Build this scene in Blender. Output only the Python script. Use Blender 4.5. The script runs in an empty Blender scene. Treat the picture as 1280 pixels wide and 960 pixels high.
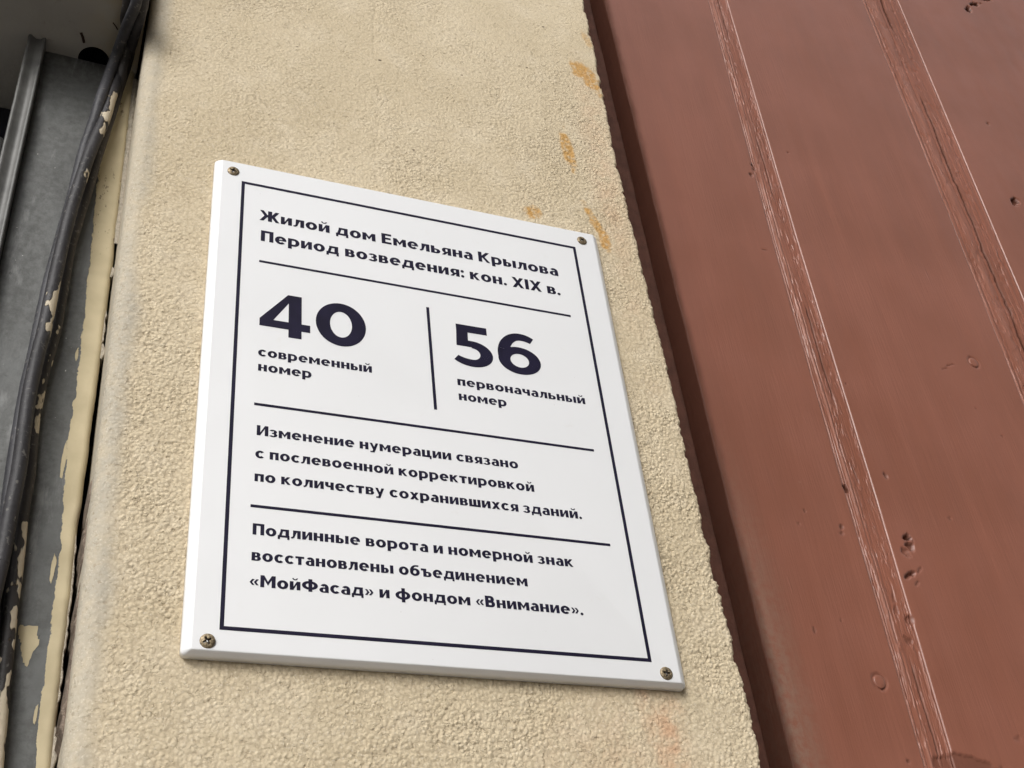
import bpy, bmesh, math, random
import numpy as np
from mathutils import Matrix, Vector

random.seed(7)
S = bpy.context.scene
COL = S.collection
rad = math.radians

# ------------------------------------------------------------------ camera
CAM = np.array([-0.2264, -0.611, 1.855])
ROT = np.array([[0.9305754995653422, -0.1433580696039119, -0.33686451800115946],
                [-0.35204205323189697, -0.6029392780146667, -0.7159124386287912],
                [-0.10047702406512526, 0.7848010518001316, -0.6115485890167877]])
FPX = 1534.78
cd = bpy.data.cameras.new('camera')
cam = bpy.data.objects.new('camera', cd)
COL.objects.link(cam)
M = Matrix([list(r) for r in ROT]).to_4x4()
M.translation = Vector(CAM)
cam.matrix_world = M
cd.sensor_width = 36
cd.lens = FPX / 1280 * 36
cd.clip_start = 0.01
cd.clip_end = 2000
S.camera = cam

# ------------------------------------------------------------------ light
SUN_DIR = Vector((-0.50, -0.70, 0.64)).normalized()       # towards the sun
wd = bpy.data.worlds.new('World')
S.world = wd
wd.use_nodes = True
nt = wd.node_tree
nt.nodes.clear()
sky = nt.nodes.new('ShaderNodeTexSky')
sky.sky_type = 'NISHITA'
sky.sun_disc = False
sky.sun_elevation = math.asin(SUN_DIR.z)
sky.sun_rotation = math.atan2(SUN_DIR.x, SUN_DIR.y)
sky.dust_density = 4
hs = nt.nodes.new('ShaderNodeHueSaturation')
hs.inputs['Saturation'].default_value = 0.22
bg = nt.nodes.new('ShaderNodeBackground')
bg.inputs['Strength'].default_value = 0.150
wo = nt.nodes.new('ShaderNodeOutputWorld')
nt.links.new(sky.outputs[0], hs.inputs['Color'])
nt.links.new(hs.outputs[0], bg.inputs[0])
nt.links.new(bg.outputs[0], wo.inputs[0])
sl = bpy.data.lights.new('sun', 'SUN')
sl.energy = 0.95
sl.angle = rad(20)
sl.color = (1, 0.985, 0.965)
so = bpy.data.objects.new('sun', sl)
so.rotation_euler = SUN_DIR.to_track_quat('Z', 'Y').to_euler()
so.location = (-3, -4, 6)
COL.objects.link(so)
S.view_settings.view_transform = 'Standard'
S.view_settings.look = 'None'
S.view_settings.gamma = 1
S.view_settings.exposure = 0.30


# ------------------------------------------------------------------ measuring helpers (a photo pixel -> a point on a real plane)
def ray(u, v):
    return ROT @ np.array([(u - 640) / FPX, -(v - 480) / FPX, -1.0])


def on_y(u, v, y):
    d = ray(u, v)
    return CAM + d * ((y - CAM[1]) / d[1])


def on_z(u, v, z):
    d = ray(u, v)
    return CAM + d * ((z - CAM[2]) / d[2])


# ------------------------------------------------------------------ object helpers
def tag(o, label=None, cat=None, group=None, kind=None):
    if label: o['label'] = label
    if cat: o['category'] = cat
    if group: o['group'] = group
    if kind: o['kind'] = kind
    return o


def empty(name, loc=(0, 0, 0)):
    o = bpy.data.objects.new(name, None)
    o.empty_display_size = 0.05
    o.location = loc
    COL.objects.link(o)
    return o


def mesh_obj(name, verts, faces, m, parent=None, smooth=True, loc=None):
    me = bpy.data.meshes.new(name)
    me.from_pydata([tuple(v) for v in verts], [], faces)
    me.update()
    if smooth:
        me.shade_smooth()
    o = bpy.data.objects.new(name, me)
    if m: me.materials.append(m)
    COL.objects.link(o)
    if parent is not None:
        o.parent = parent
    if loc is not None:
        o.location = loc
    return o


def grid_obj(name, P, m, parent=None, flip=False, smooth=True, closed=False):
    """P: array (rows, cols, 3)"""
    r, c = P.shape[:2]
    me = bpy.data.meshes.new(name)
    idx = np.arange(r * c).reshape(r, c)
    if closed:
        idx = np.concatenate([idx, idx[:, :1]], 1)
    q = np.stack([idx[:-1, :-1], idx[:-1, 1:], idx[1:, 1:], idx[1:, :-1]], -1).reshape(-1, 4)
    if flip: q = q[:, ::-1]
    n = len(q)
    me.vertices.add(r * c)
    me.vertices.foreach_set('co', P.reshape(-1).astype(np.float32))
    me.loops.add(n * 4)
    me.loops.foreach_set('vertex_index', q.reshape(-1).astype(np.int32))
    me.polygons.add(n)
    me.polygons.foreach_set('loop_start', np.arange(0, n * 4, 4, dtype=np.int32))
    me.polygons.foreach_set('loop_total', np.full(n, 4, dtype=np.int32))
    me.update(calc_edges=True)
    me.validate()
    if smooth: me.shade_smooth()
    if m: me.materials.append(m)
    o = bpy.data.objects.new(name, me)
    COL.objects.link(o)
    if parent is not None: o.parent = parent
    return o


def box_obj(name, x0, x1, y0, y1, z0, z1, m, parent=None, bevel=0.0, seg=2):
    bm = bmesh.new()
    bmesh.ops.create_cube(bm, size=1)
    for v in bm.verts:
        v.co = Vector((x0 + (v.co.x + .5) * (x1 - x0), y0 + (v.co.y + .5) * (y1 - y0), z0 + (v.co.z + .5) * (z1 - z0)))
    if bevel:
        bmesh.ops.bevel(bm, geom=bm.edges[:], offset=bevel, segments=seg, affect='EDGES', profile=0.5)
    me = bpy.data.meshes.new(name)
    bm.to_mesh(me)
    bm.free()
    me.materials.append(m)
    o = bpy.data.objects.new(name, me)
    COL.objects.link(o)
    if parent is not None: o.parent = parent
    return o


def add_attr(o, name, arr):
    a = o.data.attributes.new(name, 'FLOAT', 'POINT')
    a.data.foreach_set('value', arr.reshape(-1).astype(np.float32))


# value noise in numpy
_rng = np.random.RandomState(11)
_T = _rng.rand(512, 512)


def vnoise(x, y):
    xi = np.floor(x).astype(int); yi = np.floor(y).astype(int)
    fx = x - xi; fy = y - yi
    fx = fx * fx * (3 - 2 * fx); fy = fy * fy * (3 - 2 * fy)
    a = _T[xi % 512, yi % 512]; b = _T[(xi + 1) % 512, yi % 512]
    c = _T[xi % 512, (yi + 1) % 512]; d = _T[(xi + 1) % 512, (yi + 1) % 512]
    return (a * (1 - fx) + b * fx) * (1 - fy) + (c * (1 - fx) + d * fx) * fy


def fbm(x, y, o=4):
    s = 0; a = .5; t = 0
    for i in range(o):
        s = s + a * vnoise(x * 2 ** i + 17 * i, y * 2 ** i + 31 * i); t += a; a *= .55
    return s / t


def sstep(a, b, x):
    t = np.clip((x - a) / (b - a), 0, 1)
    return t * t * (3 - 2 * t)


# ------------------------------------------------------------------ material helpers
class NB:
    def __init__(s, name, disp=False):
        s.m = bpy.data.materials.new(name)
        s.m.use_nodes = True
        s.t = s.m.node_tree
        s.t.nodes.clear()
        s.out = s.n('ShaderNodeOutputMaterial')
        s.b = s.n('ShaderNodeBsdfPrincipled')
        s.l(s.b.outputs[0], s.out.inputs['Surface'])
        if disp: s.m.displacement_method = 'BOTH'
        s.tc = s.n('ShaderNodeTexCoord').outputs['Object']

    def n(s, k, **kw):
        x = s.t.nodes.new(k)
        for a, b in kw.items(): setattr(x, a, b)
        return x

    def l(s, a, b): s.t.links.new(a, b)

    def put(s, sock, v):
        if isinstance(v, bpy.types.NodeSocket): s.l(v, sock)
        else: sock.default_value = v

    def map(s, sc=(1, 1, 1), rot=(0, 0, 0), loc=(0, 0, 0)):
        x = s.n('ShaderNodeMapping')
        s.l(s.tc, x.inputs[0])
        x.inputs['Scale'].default_value = sc
        x.inputs['Rotation'].default_value = rot
        x.inputs['Location'].default_value = loc
        return x.outputs[0]

    def noise(s, scale, detail=3, rough=.5, vec=None, dist=0):
        x = s.n('ShaderNodeTexNoise')
        s.l(vec or s.tc, x.inputs['Vector'])
        x.inputs['Scale'].default_value = scale
        x.inputs['Detail'].default_value = detail
        x.inputs['Roughness'].default_value = rough
        x.inputs['Distortion'].default_value = dist
        return x.outputs['Fac']

    def voro(s, scale, vec=None, feature='F1', smooth=None, rnd=1):
        x = s.n('ShaderNodeTexVoronoi', feature=feature)
        s.l(vec or s.tc, x.inputs['Vector'])
        x.inputs['Scale'].default_value = scale
        x.inputs['Randomness'].default_value = rnd
        if smooth is not None: x.inputs['Smoothness'].default_value = smooth
        return x.outputs['Distance']

    def ramp(s, v, a, b, c=0.0, d=1.0):
        x = s.n('ShaderNodeMapRange', interpolation_type='SMOOTHSTEP')
        s.l(v, x.inputs[0])
        x.inputs[1].default_value = a; x.inputs[2].default_value = b
        x.inputs[3].default_value = c; x.inputs[4].default_value = d
        return x.outputs[0]

    def math(s, op, a, b=0.0, c=0.0):
        x = s.n('ShaderNodeMath', operation=op)
        s.put(x.inputs[0], a); s.put(x.inputs[1], b); s.put(x.inputs[2], c)
        return x.outputs[0]

    def mix(s, f, a, b):
        x = s.n('ShaderNodeMix', data_type='RGBA')
        s.put(x.inputs['Factor'], f)
        for k, v in (('A', a), ('B', b)):
            sock = [i for i in x.inputs if i.name == k and i.type == 'RGBA'][0]
            s.put(sock, v if isinstance(v, bpy.types.NodeSocket) else (*v, 1))
        return [o for o in x.outputs if o.type == 'RGBA'][0]

    def attr(s, name):
        x = s.n('ShaderNodeAttribute', attribute_name=name)
        return x.outputs['Fac']

    def xyz(s):
        x = s.n('ShaderNodeSeparateXYZ')
        s.l(s.n('ShaderNodeNewGeometry').outputs['Position'], x.inputs[0])
        return x.outputs

    def base(s, c, rough=.6, spec=.5, metal=0):
        s.put(s.b.inputs['Base Color'], c if isinstance(c, bpy.types.NodeSocket) else (*c, 1))
        s.put(s.b.inputs['Roughness'], rough)
        s.put(s.b.inputs['Specular IOR Level'], spec)
        s.put(s.b.inputs['Metallic'], metal)

    def bump(s, h, dist=.001, strength=1.0, prev=None):
        x = s.n('ShaderNodeBump')
        s.put(x.inputs['Height'], h)
        x.inputs['Distance'].default_value = dist
        x.inputs['Strength'].default_value = strength
        if prev is not None: s.l(prev, x.inputs['Normal'])
        s.l(x.outputs[0], s.b.inputs['Normal'])
        return x.outputs[0]


# ---- plaster
def plaster_mat():
    k = NB('rough cream plaster', disp=True)
    amp = k.attr('amp')
    warp = k.noise(60, 2)
    lump = k.noise(120, 3, .6)
    cell = k.voro(400, feature='SMOOTH_F1', smooth=.35)
    cell2 = k.voro(520, feature='SMOOTH_F1', smooth=.2)
    big = k.noise(12, 3)
    fine = k.noise(900, 2, .7)
    dash = k.ramp(k.noise(330, 3, .7), .56, .66)
    patch = k.ramp(k.noise(28, 3, .6), .35, .65, .50, 1.0)
    h = k.math('MULTIPLY', lump, .9)
    h = k.math('MULTIPLY_ADD', cell, -1.15, h)
    h = k.math('MULTIPLY_ADD', cell2, -.5, h)
    h = k.math('MULTIPLY_ADD', warp, .30, h)
    h = k.math('MULTIPLY_ADD', dash, -.50, h)
    # pits
    pit = k.ramp(k.voro(150), .10, .24)
    pgate = k.ramp(k.noise(50, 2), .42, .6)
    pitv = k.math('MULTIPLY', k.math('SUBTRACT', 1, pit), pgate)
    h = k.math('MULTIPLY_ADD', pitv, -.35, h)
    h = k.math('MULTIPLY', h, patch)
    h = k.math('MULTIPLY', h, amp)
    h = k.math('MULTIPLY_ADD', k.noise(30, 2), .4, h)
    h = k.math('MULTIPLY_ADD', fine, .16, h)
    h = k.math('MULTIPLY_ADD', big, .8, h)
    h = k.math('MULTIPLY_ADD', k.attr('seam'), -.32, h)
    d = k.n('ShaderNodeDisplacement')
    k.put(d.inputs['Height'], h)
    d.inputs['Midlevel'].default_value = .9
    d.inputs['Scale'].default_value = .00074
    k.l(d.outputs[0], k.out.inputs['Displacement'])
    c = k.mix(k.ramp(k.noise(9, 4), .3, .7), (.572, .480, .330), (.640, .545, .388))
    c = k.mix(k.math('MULTIPLY', k.ramp(k.noise(45, 3), .45, .75), .35), c, (.72, .63, .48))
    c = k.mix(k.math('MULTIPLY', k.ramp(k.noise(480, 3, .7), .56, .70), .42), c, (.38, .30, .20))
    grey = k.attr('grey')
    c = k.mix(k.math('MULTIPLY', grey, k.ramp(k.noise(120, 3), .2, .6, .55, 1)), c, (.42, .39, .325))
    c = k.mix(k.math('MULTIPLY', pitv, .40), c, (.26, .20, .13))
    c = k.mix(k.math('MULTIPLY', dash, .34), c, (.28, .22, .145))
    c = k.mix(k.math('MULTIPLY', k.math('MULTIPLY', k.ramp(cell, .42, .62), k.ramp(amp, .3, 1.0, .3, 1.0)), .34), c, (.33, .26, .175))
    c = k.mix(k.math('MULTIPLY', k.ramp(k.noise(800, 2), .60, .70), .3), c, (.82, .76, .64))
    c = k.mix(k.math('MULTIPLY', k.attr('ochre'), k.ramp(k.noise(300, 2), .3, .55, .35, 1)), c, (.50, .28, .08))
    c = k.mix(k.math('MULTIPLY', k.attr('rust'), k.ramp(k.noise(90, 3), .3, .6, .2, .8)), c, (.56, .30, .17))
    c = k.mix(k.math('MULTIPLY', k.attr('red'), k.ramp(k.noise(330, 2), .4, .55, 0, 1)), c, (.20, .05, .04))
    c = k.mix(k.attr('dot'), c, (.06, .04, .03))
    k.base(c, .88, .25)
    return k.m


def gate_mat(name='brown red gate paint', worn=False):
    k = NB(name)
    vs = k.map((1, 1, .06), (0, rad(2.2), 0))
    grain = k.noise(420, 3, .6, vs)
    wide = k.noise(60, 2, .5, vs)
    c = k.mix(k.ramp(k.noise(7, 3), .35, .7), (.222, .080, .048), (.262, .097, .062))
    c = k.mix(k.math('MULTIPLY', k.ramp(wide, .4, .8), .35), c, (.30, .115, .074))
    c = k.mix(k.math('MULTIPLY', k.ramp(k.noise(150, 4, .7), .66, .74), .3), c, (.36, .2, .16))
    # brown dust gathered beside the rebate near the ground end
    x, y, z = k.xyz()
    dx = k.math('SUBTRACT', 1, k.ramp(x, .292, .335))
    dz = k.math('SUBTRACT', 1, k.ramp(z, 2.18, 2.50))
    dm = k.math('MULTIPLY', k.math('MULTIPLY', dx, dz), k.ramp(k.noise(160, 4, .7), .3, .65))
    dm2 = k.math('MULTIPLY', dm, k.ramp(x, .288, .293))
    c = k.mix(k.math('MULTIPLY', dm2, .75), c, (.27, .19, .14))
    if worn:
        st = k.noise(300, 4, .7, k.map((1, 1, .03), (0, rad(2.4), 0)))
        c = k.mix(k.math('MULTIPLY', k.ramp(st, .58, .70), .15), c, (.38, .19, .155))
        c = k.mix(k.math('MULTIPLY', k.ramp(st, .38, .28), .6), c, (.09, .03, .02))
        c = k.mix(k.math('MULTIPLY', k.attr('glint'), k.ramp(k.noise(120, 3, .6, k.map((1, 1, .1))), .3, .55, .2, 1)), c, (.36, .165, .120))  # ridge highlights put into the colour
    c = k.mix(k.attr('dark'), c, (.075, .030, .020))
    dka = k.attr('dark')
    k.base(c, k.math('MULTIPLY_ADD', dka, .5, k.ramp(k.noise(25, 3), .3, .7, .34, .47)), k.math('MULTIPLY_ADD', dka, -.35, .35))
    k.put(k.b.inputs['Coat Weight'], k.math('MULTIPLY_ADD', dka, -.25, .25) if worn else k.math('MULTIPLY_ADD', dka, -.8, .8))
    k.b.inputs['Coat Roughness'].default_value = .42
    k.b.inputs['Coat IOR'].default_value = 1.55
    h = k.math('MULTIPLY', grain, 1.1)
    h = k.math('MULTIPLY_ADD', wide, .9, h)
    h = k.math('MULTIPLY_ADD', k.noise(700, 2), .16, h)
    h = k.math('MULTIPLY_ADD', k.noise(22, 2), 1.0, h)
    # shallow brush strokes and scratches
    sv = k.map((1, 1, .12), (0, rad(22), 0))
    scr = k.ramp(k.noise(240, 2, .5, sv), .66, .76)
    h = k.math('MULTIPLY_ADD', k.math('MULTIPLY', scr, k.ramp(k.noise(6, 1), .45, .6)), .5, h)
    if worn:
        h = k.math('MULTIPLY_ADD', k.noise(300, 4, .7, k.map((1, 1, .03), (0, rad(2.4), 0))), .8, h)
        h = k.math('MULTIPLY_ADD', k.ramp(k.noise(200, 3, .6, k.map((1, 1, .25))), .55, .62), .8, h)
    k.bump(h, .00045, .8)
    return k.m


def simple(name, c, rough=.5, spec=.5, metal=0, ns=0, nb=0):
    k = NB(name)
    cc = k.mix(k.ramp(k.noise(ns or 60, 4), .3, .7), tuple(v * .8 for v in c), tuple(min(1, v * 1.15) for v in c))
    k.base(cc, rough, spec, metal)
    if nb: k.bump(k.noise(ns * 4 or 300, 3), nb, .8)
    return k.m


def plate_mat():
    """galvanised sheet, the right hand strip of it overpainted with the wall's cream paint"""
    k = NB('galvanised sheet with cream overpaint')
    g = k.mix(k.ramp(k.noise(160, 5, .75), .35, .66), (.075, .077, .073), (.118, .121, .117))
    g = k.mix(k.ramp(k.noise(30, 5, .6, k.map((1, 1, .45))), .42, .72), g, (.125, .130, .127))
    g = k.mix(k.math('MULTIPLY', k.ramp(k.noise(55, 5, .7, k.map((1, 1, .25))), .55, .70), .40), g, (.30, .305, .30))
    g = k.mix(k.ramp(k.noise(330, 2), .77, .80), g, (.50, .50, .47))
    g = k.mix(k.math('MULTIPLY', k.ramp(k.noise(210, 3), .69, .74), .7), g, (.06, .06, .055))
    p = k.attr('paint')
    edge = k.math('MULTIPLY_ADD', k.noise(170, 4, .65, k.map((1, 1, .5))), 1.1, -.55)
    pm = k.ramp(k.math('ADD', p, edge), .46, .54)
    cream = k.mix(k.ramp(k.noise(45, 3), .3, .7), (.47, .40, .25), (.56, .48, .31))
    cream = k.mix(k.math('MULTIPLY', k.math('MULTIPLY', k.ramp(k.noise(260, 3, .7, k.map((1, 1, .4))), .60, .66), k.attr('cracks')), .85), cream, (.17, .13, .09))
    c = k.mix(pm, g, cream)
    k.base(c, k.math('MULTIPLY_ADD', pm, .25, .45), .5)
    mt = k.math('MULTIPLY', k.math('SUBTRACT', 1, pm), .15)
    k.put(k.b.inputs['Metallic'], mt)
    h = k.math('MULTIPLY_ADD', pm, 1.0, k.math('MULTIPLY', k.noise(130, 3), .5))
    h = k.math('MULTIPLY_ADD', k.noise(500, 2), .15, h)
    k.bump(h, .0005, .9)
    return k.m


def cable_mat(name, c, splash):
    k = NB(name)
    cc = k.mix(k.ramp(k.noise(60, 4, .6, k.map((1, 1, .3))), .35, .7), c, tuple(v * 1.9 for v in c))
    cc = k.mix(k.math('MULTIPLY', k.ramp(k.noise(300, 3), .6, .7), .4), cc, (.20, .19, .17))
    a = k.attr('splash')
    if splash:
        n = k.noise(130, 2, .5, k.map((1, 1, .55), loc=(splash, 0, 0)))
        m = k.ramp(k.math('ADD', a, k.math('MULTIPLY_ADD', n, 2.2, -1.35)), .42, .5)
        cc = k.mix(m, cc, k.mix(k.noise(200, 3), (.44, .37, .26), (.62, .55, .43)))
    k.base(cc, .55, .35)
    k.bump(k.math('MULTIPLY_ADD', m, 1.6, k.noise(350, 3)) if splash else k.noise(350, 3), .0005, .8)
    return k.m


M_PLASTER = plaster_mat()
M_GATE = gate_mat()
M_WORN_GLINT = gate_mat('worn moulding paint with painted glints', True)
M_PLATE = plate_mat()
M_FLANGE = simple('dull grey steel', (.115, .115, .11), .5, .4, .1, 80, .0002)
M_DARK = simple('black void', (.012, .012, .016), .8, .2)  # flat black put in for the shade inside the hole and recess
M_GLASS = simple('dark window glass', (.012, .012, .018), .15, .5)
M_HOLE = simple('charred brown wood', (.035, .018, .012), .9, .2, 0, 200, .001)


def white_mat():
    k = NB('satin white enamel')
    c = k.mix(k.ramp(k.noise(5, 3), .3, .7), (.745, .755, .768), (.775, .785, .798))
    c = k.mix(k.math('MULTIPLY', k.ramp(k.noise(55, 5, .7), .60, .85), .25), c, (.62, .58, .50))
    c = k.mix(k.ramp(k.noise(420, 2), .775, .80), c, (.35, .3, .25))
    k.base(c, k.ramp(k.noise(30, 4), .3, .7, .30, .42), .5)
    k.bump(k.noise(90, 2), .00008, .5)
    return k.m


M_WHITE = white_mat()
M_INK = simple('navy printed ink', (.012, .010, .028), .5, .18)


def screw_mat():
    k = NB('tarnished brass screw')
    c = k.mix(k.ramp(k.noise(900, 3), .35, .65), (.12, .09, .055), (.34, .27, .17))
    k.base(c, .5, .5, .55)
    k.bump(k.noise(1200, 2), .0002, .6)
    return k.m


M_SCREW = screw_mat()
M_SLOT = simple('dark screw recess', (.03, .02, .012), .6)


def soffit_mat():
    k = NB('dirty soffit render')
    c = k.mix(k.ramp(k.noise(14, 4), .3, .7), (.32, .305, .28), (.40, .385, .35))
    x, y, z = k.xyz()
    st = k.math('MULTIPLY', k.ramp(x, -.262, -.218), k.ramp(k.noise(30, 3), .3, .6))
    c = k.mix(k.math('MULTIPLY', st, .7), c, (.36, .29, .16))
    c = k.mix(k.math('MULTIPLY', k.ramp(k.noise(70, 4, .7), .6, .75), .5), c, (.12, .10, .085))
    k.base(c, .85, .2)
    k.bump(k.noise(200, 4), .0006, .8)
    return k.m


M_SOFFIT = soffit_mat()
M_CREAM = simple('cream house render', (.60, .50, .35), .9, .2, 0, 20, .003)
M_PAVE = simple('grey street paving', (.20, .19, .18), .9, .3, 0, 3, .003)
M_CRUST = simple('crumbling mortar edge', (.46, .41, .33), .95, .2, 0, 300, .0015)
M_MORTAR = simple('brown broken mortar', (.24, .19, .15), .95, .2, 0, 300, .002)
M_CONDUIT = simple('zinc conduit', (.42, .42, .42), .35, .5, .7, 100)

# ------------------------------------------------------------------ ground
g = mesh_obj('ground', [(-300, -300, 0), (300, -300, 0), (300, 300, 0), (-300, 300, 0)], [(0, 1, 2, 3)], M_PAVE)
tag(g, 'grey paving of the street in front of the house, out of frame below', kind='structure')

# ------------------------------------------------------------------ tall unseen house, added behind the camera to block low sky
M_OPP = simple('grey ochre facade render', (.22, .19, .15), .9, .3, 0, 2, .004)
M_OPPG = simple('facade window glass', (.03, .035, .04), .12, .5)
M_OPPF = simple('facade window frame', (.5, .48, .44), .6, .4)
opp = tag(empty('sky_blocker_house', (10, -10, 0)), 'unseen tall ochre house, added behind the camera to block low sky', 'building')
box_obj('facade', -12, 16, -8, 0, 0, 18.6, M_OPP, opp)
box_obj('cornice', -12.3, 16.3, .001, .5, 18.1, 18.7, M_OPP, opp)
wme = None
for fl in range(5):
    for wx in range(9):
        x = -10.4 + wx * 3.0; z = 1.2 + fl * 3.2
        f = box_obj('window', -.62, .62, 0, .06, 0, 1.7, M_OPPF, opp) if wme is None else bpy.data.objects.new('window', wme[0])
        q = box_obj('pane', -.52, .52, .061, .07, .1, 1.6, M_OPPG) if wme is None else bpy.data.objects.new('pane', wme[1])
        if wme is None: wme = (f.data, q.data)
        else: COL.objects.link(f); COL.objects.link(q)
        f.parent = opp; q.parent = f
        f.location = (x, .001, z)

# ------------------------------------------------------------------ plastered pier
YW = .008                                     # the wall's front plane; the sign's face is y = 0


def graded(a, f0, f1, b, fine, coarse_n):
    lo = a + (f0 - a) * (1 - (1 - np.linspace(0, 1, coarse_n)) ** 2) if f0 > a else np.array([])
    mid = np.arange(f0, f1, fine)
    hi = f1 + (b - f1) * np.linspace(0, 1, coarse_n) ** 2
    return np.unique(np.concatenate([lo[:-1], mid, hi]))


zz = graded(0.0, 2.05, 2.96, 4.6, .00088, 60)
xl_z = np.interp(zz, [0, 2.0, 2.10, 2.25, 2.45, 2.64, 5], [-.2015, -.2015, -.2023, -.2043, -.2072, -.2083, -.2083])
xr_z = np.interp(zz, [0, 2.11, 2.15, 2.21, 2.35, 2.56, 2.66, 2.75, 2.90, 5],
                 [.2005, .2010, .2022, .1990, .1988, .1964, .1950, .1968, .1995, .2005])
xr_z = xr_z + (fbm(zz * 60, zz * 0 + 3, 3) - .5) * .0034 - .0014 * sstep(.60, .72, fbm(zz * 90, zz * 0 + 77, 3)) + (fbm(zz * 400, zz * 0 + 9, 3) - .5) * .0016 - .0008
RL = .011
RR = .004
prof = []                                     # (which side, dx, y)
for y in np.concatenate([np.linspace(.35, .08, 8)[:-1], np.arange(.08, YW + RL, -.002)]):
    prof.append((0, 0.0, y))
for a in np.linspace(0, math.pi / 2, 17):
    prof.append((0, RL * (1 - math.cos(a)), YW + RL * (1 - math.sin(a))))
NM = 440
for t in np.linspace(0, 1, NM)[1:-1]:
    prof.append((2, t, YW))
for a in np.linspace(math.pi / 2, 0, 9):
    prof.append((1, -RR * (1 - math.cos(a)), YW + RR * (1 - math.sin(a))))
for y in np.concatenate([np.arange(YW + RR + .002, .03, .002), np.linspace(.03, .35, 12)]):
    prof.append((1, 0.0, y))
P = np.zeros((len(zz), len(prof), 3))
for j, (sd, dx, y) in enumerate(prof):
    if sd == 0: P[:, j, 0] = xl_z + dx
    elif sd == 1: P[:, j, 0] = xr_z + dx
    else: P[:, j, 0] = (xl_z + RL) * (1 - dx) + (xr_z - RR) * dx
    P[:, j, 1] = y
    P[:, j, 2] = zz
wall = grid_obj('plastered_wall', P, M_PLASTER)
tag(wall, 'rough cream plastered wall pier that carries the white sign', 'wall')
X = P[..., 0]; Z = P[..., 2]; Y = P[..., 1]
leftd = X - xl_z[:, None]
amp = .52 + .60 * sstep(2.95, 2.30, Z)
amp = amp * (.75 + .6 * sstep(.35, .7, fbm(X * 9, Z * 7, 3)))
wob = (fbm(Z * 25, X * 0 + 5, 3) - .5) * .006
amp = amp * (.42 + .58 * sstep(.009, .020, leftd + wob))
amp = np.where(Y > .03, amp * .6, amp)
add_attr(wall, 'amp', amp)
gm = sstep(.019, .007, leftd + wob * 1.6) * (.55 + .45 * fbm(Z * 8, X * 30, 3))
add_attr(wall, 'grey', np.clip(gm, 0, 1))
seam = np.exp(-((X - (-.0245 + .004 * (fbm(Z * 12, X * 0, 3) - .5) * 4)) / .0012) ** 2) * sstep(2.50, 2.62, Z) * sstep(.40, .55, fbm(Z * 40, X * 0 + 50, 3))
add_attr(wall, 'seam', seam)


def blob(cx, cz, rx, rz, ang, soft=.35, nf=160, na=.9):
    a = math.radians(ang)
    dx = X - cx; dz = Z - cz
    u = (dx * math.cos(a) + dz * math.sin(a)) / rx
    v = (-dx * math.sin(a) + dz * math.cos(a)) / rz
    d = np.sqrt(u * u + v * v) + (fbm(X * nf + cx * 99, Z * nf, 3) - .5) * na
    return sstep(1.0 + soft * .5, 1.0 - soft, d)


och = np.zeros_like(X)
for b in ((.1835, 2.768, .0085, .025, 18), (.172, 2.775, .006, .014, 15), (.146, 2.656, .0062, .027, 6),
          (.158, 2.572, .0045, .020, 16), (.164, 2.552, .005, .012, 5), (.103, 2.5675, .008, .008, 0),
          (.190, 2.828, .004, .012, 10)):
    och = np.maximum(och, blob(*b) * (.9 if b[0] < .19 else .45))
add_attr(wall, 'ochre', och)
rust = np.maximum(blob(.138, 2.128, .013, .032, 0, .9, 60, .8) * .75, blob(.125, 2.152, .006, .010, 0, .8) * .5)
rust = np.maximum(rust, blob(.10, 2.10, .05, .05, 0, 1.2, 40, 1.0) * .22)
rust = np.maximum(rust, blob(.178, 2.60, .014, .16, 0, 1.2, 30, 1.2) * .30)
add_attr(wall, 'rust', rust)
red = sstep(YW + .0003, YW + RR, Y) * (X > 0) * sstep(.42, .55, fbm(Z * 45, Y * 300, 3)) * sstep(2.1, 2.5, Z)
add_attr(wall, 'red', red)
dot = np.zeros_like(X)
for cx, cz, r in ((-.0193, 2.7184, .0013), (.005, 2.612, .0008), (.055, 2.725, .0009), (.145, 2.83, .0012), (-.105, 2.79, .0009),
                  (.02, 2.74, .0007), (-.09, 2.71, .0008), (.12, 2.76, .0007)):
    dot = np.maximum(dot, blob(cx, cz, r, r, 0, .4, 500, .6))
add_attr(wall, 'dot', dot)

# ------------------------------------------------------------------ gate
YG = .108


def interp_line(pts):
    pts = sorted(pts)
    zs = [p[0] for p in pts]; xs = [p[1] for p in pts]

    def f(z):
        z = np.asarray(z, float)
        r = np.interp(z, zs, xs)
        s0 = (xs[-1] - xs[0]) / (zs[-1] - zs[0])
        r = np.where(z < zs[0], xs[0] + (z - zs[0]) * s0, r)
        r = np.where(z > zs[-1], xs[-1] + (z - zs[-1]) * s0, r)
        return r
    return f


g0 = lambda z: .2925 + 0 * np.asarray(z, float)
g1L = interp_line([(2.16, .4105), (2.396, .4172), (2.715, .4270), (3.139, .4478)])
g1R = interp_line([(2.167, .4377), (2.40, .4475), (2.726, .4575), (3.15, .4750)])
g2L = interp_line([(2.553, .678), (2.786, .6915), (3.25, .7135)])
g2R = interp_line([(2.801, .7527), (3.279, .7815), (2.45, .7330)])
g3 = lambda z: 1.10 + .05 * (np.asarray(z, float) - 2.4)
gate = tag(empty('wooden_gate', (.7, YG, .08)), 'tall brown red painted plank gate with worn vertical mouldings', 'gate')
GO = np.array(gate.location)


def gpart(name, P, m, **kw):
    o = grid_obj(name, P - GO, m, gate, **kw)
    return o


gz = graded(.08, 2.02, 3.36, 3.7, .0013, 30)
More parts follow.
